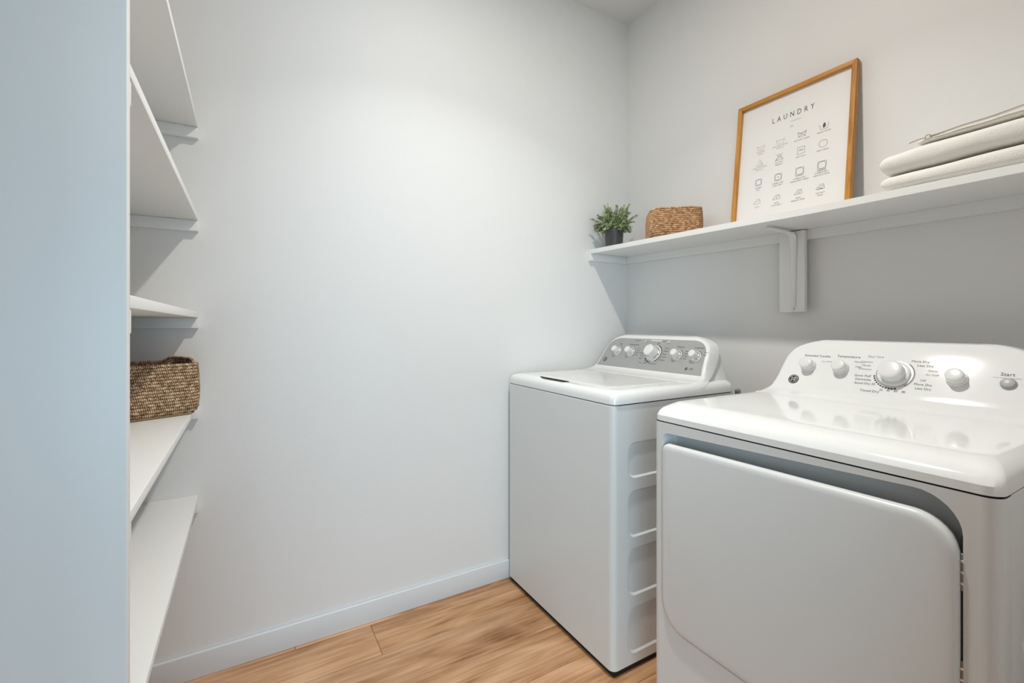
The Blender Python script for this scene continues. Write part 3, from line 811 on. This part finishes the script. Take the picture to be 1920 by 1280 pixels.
def iron(mb, x, y):
    stroke(mb, pp, [(x - 0.0145, y - 0.0075), (x + 0.0125, y - 0.0075), (x + 0.0105, y + 0.003), (x - 0.006, y + 0.003), (x - 0.012, y - 0.002)], LW, True)
    stroke(mb, pp, [(x + 0.0105, y + 0.003), (x + 0.0092, y + 0.0085), (x - 0.006, y + 0.0085)], LW)
def cap(x, y, lines, mb, sz=0.0066):
    for i, s in enumerate(lines): put_text(mb, pp, x, y - i * 0.0085, s, sz, spacing=1.15)
r1, r2, r3, r4 = 0.3265, 0.2655, 0.1885, 0.1115
SYM = {}
def sm(r, c):
    if (r, c) not in SYM: SYM[(r, c)] = MB()
    return SYM[(r, c)]
q = sm(0, 0); tub(q, cs[0], r1); dots(q, cs[0], r1 - 0.003, 1); cap(cs[0], r1 - 0.0165, ('MACHINE', 'WASH'), q)
q = sm(0, 1); tub(q, cs[1], r1); cap(cs[1], r1 - 0.0165, ('MACHINE WASH', 'GENTLE'), q)
q = sm(0, 2); tub(q, cs[2], r1); stroke(q, pp, [(cs[2] - 0.013, r1 - 0.010), (cs[2] + 0.013, r1 + 0.010)], LW); stroke(q, pp, [(cs[2] - 0.013, r1 + 0.010), (cs[2] + 0.013, r1 - 0.010)], LW)
cap(cs[2], r1 - 0.0200, ('DO NOT WASH',), q)
q = sm(0, 3); tub(q, cs[3], r1, False)
hand = [(-0.0035, -0.004), (0.003, -0.004), (0.005, 0.003), (0.004, 0.009), (0.001, 0.0145), (-0.0025, 0.011), (-0.0045, 0.004)]
q.add([pp.p(cs[3] + a, r1 + b, 0.0005) for a, b in hand], [tuple(range(len(hand)))])
cap(cs[3], r1 - 0.0185, ('HAND WASH',), q)
q = sm(1, 0); stroke(q, pp, [(cs[0] - 0.014, r2 - 0.011), (cs[0] + 0.014, r2 - 0.011), (cs[0], r2 + 0.013)], LW, True)
stroke(q, pp, [(cs[0] - 0.004, r2 - 0.011), (cs[0] + 0.005, r2 + 0.004)], LW); stroke(q, pp, [(cs[0] + 0.003, r2 - 0.011), (cs[0] + 0.009, r2 - 0.002)], LW)
cap(cs[0], r2 - 0.0185, ('NON-CHLORINE', 'BLEACH'), q)
q = sm(1, 1); stroke(q, pp, [(cs[1] - 0.014, r2 - 0.011), (cs[1] + 0.014, r2 - 0.011), (cs[1], r2 + 0.013)], LW, True)
stroke(q, pp, [(cs[1] - 0.014, r2 - 0.012), (cs[1] + 0.013, r2 + 0.013)], LW); stroke(q, pp, [(cs[1] + 0.014, r2 - 0.012), (cs[1] - 0.013, r2 + 0.013)], LW)
cap(cs[1], r2 - 0.0200, ('DO NOT', 'BLEACH'), q)
q = sm(1, 2); sq(q, cs[2], r2, 0.0125); stroke(q, pp, [(cs[2] - 0.007, r2), (cs[2] + 0.007, r2)], LW); stroke(q, pp, [(cs[2] - 0.007, r2 + 0.003), (cs[2] + 0.007, r2 + 0.003)], LW)
cap(cs[2], r2 - 0.0225, ('DRY FLAT',), q)
q = sm(1, 3); stroke(q, pp, circ(cs[3], r2, 0.0132, 28), LW, True); cap(cs[3], r2 - 0.0235, ('DRY CLEAN',), q)
for k in range(4):
    s = (0.0115, 0.0125, 0.0135, 0.0135)[k]; q = sm(2, k)
    sq(q, cs[k], r3, s); stroke(q, pp, circ(cs[k], r3, s * 0.93, 28), LW, True)
    if k == 1: dots(q, cs[k], r3, 1, 0.0018)
    if k >= 2: stroke(q, pp, [(cs[k] - s, r3 - s - 0.0035), (cs[k] + s, r3 - s - 0.0035)], LW)
    if k == 3: stroke(q, pp, [(cs[k] - s, r3 - s - 0.0065), (cs[k] + s, r3 - s - 0.0065)], LW)
    cap(cs[k], r3 - s - (0.0105 if k < 2 else 0.0125), (('TUMBLE', 'DRY'), ('TUMBLE DRY', 'LOW HEAT'), ('TUMBLE DRY', 'PERMANENT PRESS'), ('TUMBLE DRY', 'GENTLE CYCLE'))[k], q)
    q = sm(3, k); iron(q, cs[k], r4)
    if k in (1, 2): dots(q, cs[k], r4 - 0.003, k, 0.0015)
    if k == 3:
        stroke(q, pp, [(cs[k] - 0.008, r4 - 0.010), (cs[k] + 0.008, r4 - 0.001)], LW); stroke(q, pp, [(cs[k] - 0.008, r4 - 0.001), (cs[k] + 0.008, r4 - 0.010)], LW)
    cap(cs[k], r4 - 0.0215, (('IRON',), ('IRON', 'LOW HEAT'), ('IRON', 'MEDIUM TEMP'), ('DO NOT', 'IRON'))[k], q)
paler = {(0, 0), (0, 1), (1, 0), (3, 0)}
for key, q in SYM.items():
    q.build('care_symbol', M_inkgrey if key in paler else M_ink, poster, smooth=False, kind='stuff')

# ================================================================ BASKETS
def basket(name, label, cx, cy, rot, hx, hy, cr, z0, height, rr_, mat, rise=None, group=None, floor_gap=0.0):
    """rope coiled in rings, twisted strands modelled on every ring"""
    t = thing(name, label, 'basket', (cx, cy, z0), group)
    ring = rrect(hx, hy, cr, 14)
    # resample evenly
    def resample(lp, n):
        P = [Vector(p) for p in lp] + [Vector(lp[0])]
        L = [0]
        for a, b in zip(P, P[1:]): L.append(L[-1] + (b - a).length)
        out = []; k = 0
        for i in range(n):
            s = L[-1] * i / n
            while L[k + 1] < s: k += 1
            q = (s - L[k]) / max(1e-9, L[k + 1] - L[k]); out.append(P[k].lerp(P[k + 1], q))
        return out, L[-1]
    per = resample(ring, 10)[1]
    strand = 0.0047
    ns = int(per / strand); seg = ns * 4
    pts, _ = resample(ring, seg)
    rows = int(height / (rr_ * 1.86)); K = 8
    c, s_ = math.cos(rot), math.sin(rot)
    V = []; F = []; UV = []
    for j in range(rows):
        zz_ = z0 + rr_ + j * (height - 2 * rr_) / (rows - 1)
        f = j / (rows - 1)
        bul = -0.010 * (1 - smooth(0.0, 0.10, f)) + 0.004 * math.sin(f * PI)
        sgn = 1 if j % 2 else -1
        base = len(V)
        for i in range(seg):
            p = pts[i]; q = pts[(i + 1) % seg] - pts[i - 1]; q.normalize(); n = Vector((q.y, -q.x))
            lift = rise(p.x, p.y) * smooth(0.3, 1.0, f) if rise else 0
            for k in range(K):
                a = 2 * PI * k / K
                ph_ = (i / 4.0) * 1.0 + j * 0.37 + sgn * k / K
                r_ = rr_ * (0.97 + 0.11 * math.cos(2 * PI * ph_))
                o = p + n * (bul + r_ * math.cos(a))
                V.append((cx + o.x * c - o.y * s_, cy + o.x * s_ + o.y * c, zz_ + lift + r_ * 1.02 * math.sin(a)))
        for i in range(seg):
            i2 = (i + 1) % seg
            for k in range(K):
                k2 = (k + 1) % K
                F.append((base + i * K + k, base + i2 * K + k, base + i2 * K + k2, base + i * K + k2))
                u0, u1 = i / 4.0 + j * 13.37, (i + 1) / 4.0 + j * 13.37
                v0, v1 = sgn * k / K, sgn * (k + 1) / K
                UV += [(u0, v0), (u1, v0), (u1, v1), (u0, v1)]
    me = bpy.data.meshes.new('woven_wall'); me.from_pydata(V, [], F)
    uvl = me.uv_layers.new(name='UVMap'); uvl.data.foreach_set('uv', [x for p in UV for x in p])
    me.transform(Matrix.Translation((-cx, -cy, -z0))); me.shade_smooth(); me.materials.append(mat)
    o = bpy.data.objects.new('woven_wall', me); COL.objects.link(o); o.parent = t
    # coiled base
    m = MB(); loops = []
    lp = resample(ring, 80)[0]
    for k_, (sc_, zz_) in enumerate(((0.985, z0 + 0.004), (0.985, z0 + 0.001), (0.9, z0 + 0.0008))):
        loops.append([(cx + (p.x * c - p.y * s_) * sc_ * 0.96, cy + (p.x * s_ + p.y * c) * sc_ * 0.96, zz_) for p in lp])
    loops = loops[::-1]
    for q in range(1, 14):
        sc_ = 0.985 * (1 - q / 14.5)
        loops.append([(cx + (p.x * c - p.y * s_) * sc_, cy + (p.x * s_ + p.y * c) * sc_, z0 + 0.005 + 0.002 * (q % 2)) for p in lp])
    m.loft(loops); m.build('woven_base', mat, t)
    return t
# big basket on the closet shelf: near right corner at A, turned about 25 degrees
rotL = math.radians(25)
ux, uy = Vector((-math.cos(rotL), -math.sin(rotL))), Vector((-math.sin(rotL), math.cos(rotL)))
LxB, WyB = 0.30, 0.205
A = Vector((-0.107, 1.566))
cB = A + ux * LxB / 2 + uy * WyB / 2
ztop4 = 0.879 + 0.018
def riseL(x, y):
    return 0.012 * smooth(LxB / 2 - 0.035, LxB / 2 - 0.01, abs(x)) * smooth(0.0, 0.03, y + 0.06)
basket('rope_basket', 'large brown woven rope basket on the closet shelf at left', cB.x, cB.y, rotL, LxB / 2 - 0.005, WyB / 2 - 0.005, 0.028, ztop4 + 0.0005, 0.144, 0.0044, M_rope_l, riseL)
zb = shelf_b(1.38) + TH + 0.0022
basket('rope_basket', 'small tan rope basket on the wall shelf beside the potted plant', 1.636, 1.384, math.radians(-40), 0.104, 0.104, 0.045, zb, 0.122, 0.0042, M_rope_s)

# ================================================================ PLANT
px, py = 1.572, 1.690
pz = shelf_b(1.64) + TH + 0.0008
plant = thing('potted_plant', 'small leafy green plant in a black pot in the shelf corner', 'plant', (px, py, pz))
m = MB()
pr = [(0.037, 0.0), (0.039, 0.001), (0.0405, 0.004), (0.047, 0.094), (0.0485, 0.098), (0.0485, 0.100), (0.0455, 0.100), (0.0445, 0.086)]
m.loft([[Vector((px, py, pz)) + Vector((math.cos(2 * PI * i / 40) * r * (1 + 0.012 * math.cos(8 * PI * i / 40)), math.sin(2 * PI * i / 40) * r, h)) for i in range(40)] for r, h in pr], True, False)
m.build('pot', M_pot, plant, angle=40)
m = MB(); m.loft(lathe_pts([(0.0445, 0.084), (0.03, 0.088), (0.01, 0.090)], 24, Vector((px, py, pz)), Vector((0, 0, 1)), Vector((1, 0, 0)), Vector((0, 1, 0))))
m.build('soil', M_soil, plant)
rnd = random.Random(5)
stems = MB(); LV = []; LF = []; LT = []
top0 = Vector((px, py, pz + 0.086))
def leaf(p, d, up_, ln, wd, tint):
    side = d.cross(up_).normalized(); n_ = side.cross(d).normalized()
    P = [p, p + d * ln * 0.35 + side * wd * 0.5 + n_ * ln * 0.05, p + d * ln * 0.72 + side * wd * 0.42 + n_ * ln * 0.02, p + d * ln - n_ * ln * 0.08,
         p + d * ln * 0.72 - side * wd * 0.42 + n_ * ln * 0.02, p + d * ln * 0.35 - side * wd * 0.5 + n_ * ln * 0.05, p + d * ln * 0.5 - n_ * ln * 0.06]
    b = len(LV); LV.extend(tuple(q) for q in P)
    for i in range(6): LF.append((b + i, b + (i + 1) % 6, b + 6))
    LT.extend([tint] * 7)
# targets in the direction square to the view: wide left-right spread
vr = Vector((0.8636, -0.5042, 0)); vf = Vector((0.5042, 0.8636, 0))
for k in range(210):
    if k < 7:
        lat, dep, hh = [(-0.116, 0.0, 0.055), (0.112, -0.01, 0.072), (0.075, 0.0, 0.128), (-0.095, -0.01, 0.012), (0.098, 0.0, 0.045), (-0.045, 0.0, 0.115), (0.045, -0.02, 0.118)][k]
    else:
        th = rnd.uniform(0, 2 * PI); el = rnd.uniform(-0.40, 1.0) ; R_ = rnd.uniform(0.55, 1.0)
        lat = math.cos(th) * 0.100 * R_ * math.cos(el * 1.2) ; dep = math.sin(th) * 0.068 * R_ * math.cos(el * 1.1); hh = 0.016 + 0.114 * max(0, math.sin(el * 1.3)) * R_ + (0.045 * el if el < 0 else 0)
    tip = top0 + vr * lat + vf * dep + Vector((0, 0, hh))
    tip.y = min(tip.y, YA - 0.012); tip.x = min(tip.x, XB - 0.01)
    root = top0 + vr * lat * 0.30 + vf * dep * 0.4
    mid = root.lerp(tip, 0.5) + Vector((0, 0, 0.022))
    path = [(root * (1 - t) ** 2 + mid * 2 * t * (1 - t) + tip * t * t) for t in [i / 8 for i in range(9)]]
    stems.tube(path, [0.0011 - 0.0007 * i / 8 for i in range(9)], 5)
    base_t = rnd.uniform(0.25, 0.75)
    L_ = sum((path[i + 1] - path[i]).length for i in range(8))
    nl = int(16 + L_ * 190)
    for j in range(nl):
        f = 0.22 + 0.80 * j / nl; fi = min(7.999, min(0.999, f) * 8); i = int(fi); p = path[i].lerp(path[i + 1], fi - i)
        ax = (path[i + 1] - path[i]).normalized()
        a = j * 2.4 + rnd.uniform(-.4, .4)
        b1 = ax.orthogonal().normalized(); b2 = ax.cross(b1)
        d = (b1 * math.cos(a) + b2 * math.sin(a)) * 0.85 + ax * (0.5 + 0.6 * f) + Vector((0, 0, 0.15))
        ln = rnd.uniform(0.0115, 0.0175) * (1.05 - 0.30 * f)
        q = p + d.normalized() * ln
        if q.y > YA - 0.003 or q.x > XB - 0.003: continue
        leaf(p, d.normalized(), Vector((0, 0, 1)) if abs(d.normalized().z) < 0.9 else Vector((1, 0, 0)), ln, ln * 0.70, max(0, min(1, base_t + 0.35 * (f - 0.5) + rnd.uniform(-0.33, 0.33))))
stems.build('stem', M_stem, plant, origin=(px, py, pz), kind='stuff')
me = bpy.data.meshes.new('foliage'); me.from_pydata(LV, [], LF)
at = me.attributes.new('tint', 'FLOAT', 'POINT'); at.data.foreach_set('value', LT)
me.transform(Matrix.Translation((-px, -py, -pz))); me.materials.append(M_leaf)
o = bpy.data.objects.new('foliage', me); COL.objects.link(o); o.parent = plant; o['kind'] = 'stuff'

# ================================================================ TOWELS
def vnoise(x, y, z): 
    from mathutils import noise
    return noise.noise(Vector((x, y, z)))
def soft_slab(name, mat, x0, x1, y0, y1, zfun0, zfun1, seed, wob=0.004, parent=None, exp=2.6, sag=0.0, nu=110, nv=44):
    """folded cloth: superellipse section in (x, z) carried along y with rounded ends"""
    m = MB(); loops = []
    for j in range(nu + 1):
        t = j / nu; th = PI * t
        f = -math.cos(th)                                # -1 .. 1 along y
        dd = (1 - abs(f)) * (y1 - y0) / 2; er = 0.026
        endr = (1 - max(0.0, (er - dd) / er) ** 2.6) ** (1 / 2.6)
        yy = (y0 + y1) / 2 + f * (y1 - y0) / 2
        zc0, zc1 = zfun0(yy), zfun1(yy)
        zc = (zc0 + zc1) / 2; hz = (zc1 - zc0) / 2 * max(endr, 0.02); hx = (x1 - x0) / 2 * (0.90 + 0.10 * endr)
        lp = []
        for k in range(nv):
            a = 2 * PI * k / nv; ca, sa = math.cos(a), math.sin(a)
            ex = 2 / 5.0; ez = 2 / exp
            X_ = (x0 + x1) / 2 + hx * math.copysign(abs(ca) ** ex, ca)
            Z_ = zc + hz * math.copysign(abs(sa) ** ez, sa)
            nn = vnoise(X_ * 14 + seed, yy * 11, Z_ * 30) * wob
            if sa > -0.5: Z_ += nn * 0.6
            X_ += nn * 0.8
            lp.append((X_, yy + nn * 0.5, Z_))
        loops.append(lp)
    m.loft(loops)
    return m.build(name, mat, parent, angle=80)
sz = shelf_b(0.4) + TH
yL, yR = 0.575, 0.165
def c1(y): return sz + 0.052 + 0.0035 * math.sin((y - 0.2) * 16) - 0.004 * smooth(0.50, 0.575, y)
def top2(y): return sz + 0.107 + 0.010 * smooth(0.0, 1.0, (0.56 - y) / 0.09) + 0.002 * math.sin((y - 0.1) * 13)
t1 = soft_slab('folded_towel', M_towel, 1.512, 1.742, yR, yL, lambda y: sz + 0.001, lambda y: c1(y) - 0.0005, 3.1, exp=2.5)
tag(t1, 'folded cream towel, bottom of the stack on the wall shelf', 'towel', 'folded towels on the wall shelf')
t2 = soft_slab('folded_towel', M_towel, 1.516, 1.740, yR + 0.004, yL + 0.004, lambda y: c1(y) + 0.0006, top2, 8.7, exp=2.4, wob=0.004)
tag(t2, 'folded cream towel, second from bottom of the stack on the wall shelf', 'towel', 'folded towels on the wall shelf')
def drape(y): return top2(y) + 0.018 + 0.010 * max(0, min(1, (0.50 - y) / 0.2))
bag = thing('cloth_bag', 'thin folded linen bag with a drawstring on top of the towels', 'bag', (1.63, 0.36, sz + 0.11))
soft_slab('folded_cloth', M_linen, 1.546, 1.730, 0.170, 0.505, lambda y: top2(y) + 0.0035, drape, 12.3, parent=bag, exp=3.6, wob=0.0006)
pts_a = [(1.5455, 0.178 + (0.475 - 0.175) * i / 20, drape(0.175 + 0.3 * i / 20) - 0.0025 + 0.0008 * math.sin(i * 0.9)) for i in range(21)]
m = MB(); m.tube(pts_a, 0.0016, 6)
pts_b = [(1.5440, 0.178 + (0.465 - 0.175) * i / 20, drape(0.175 + 0.29 * i / 20) * 0.35 + (top2(0.175 + 0.29 * i / 20) + 0.004) * 0.65 + 0.001 * math.sin(i * 1.2 + 1)) for i in range(21)]
m.tube(pts_b, 0.0013, 6)
m.tube([(1.543 + 0.0, 0.480 + 0.006 * math.cos(a), drape(0.47) - 0.005 + 0.006 * math.sin(a)) for a in [2 * PI * i / 14 for i in range(14)]], 0.0014, 6, True)
m.tube([(1.543, 0.486, drape(0.47) - 0.005), (1.541, 0.500, drape(0.47) - 0.006), (1.539, 0.513, drape(0.47) - 0.009), (1.538, 0.518, drape(0.47) - 0.011)], 0.0016, 6)
m.build('drawstring', M_cord, bag)
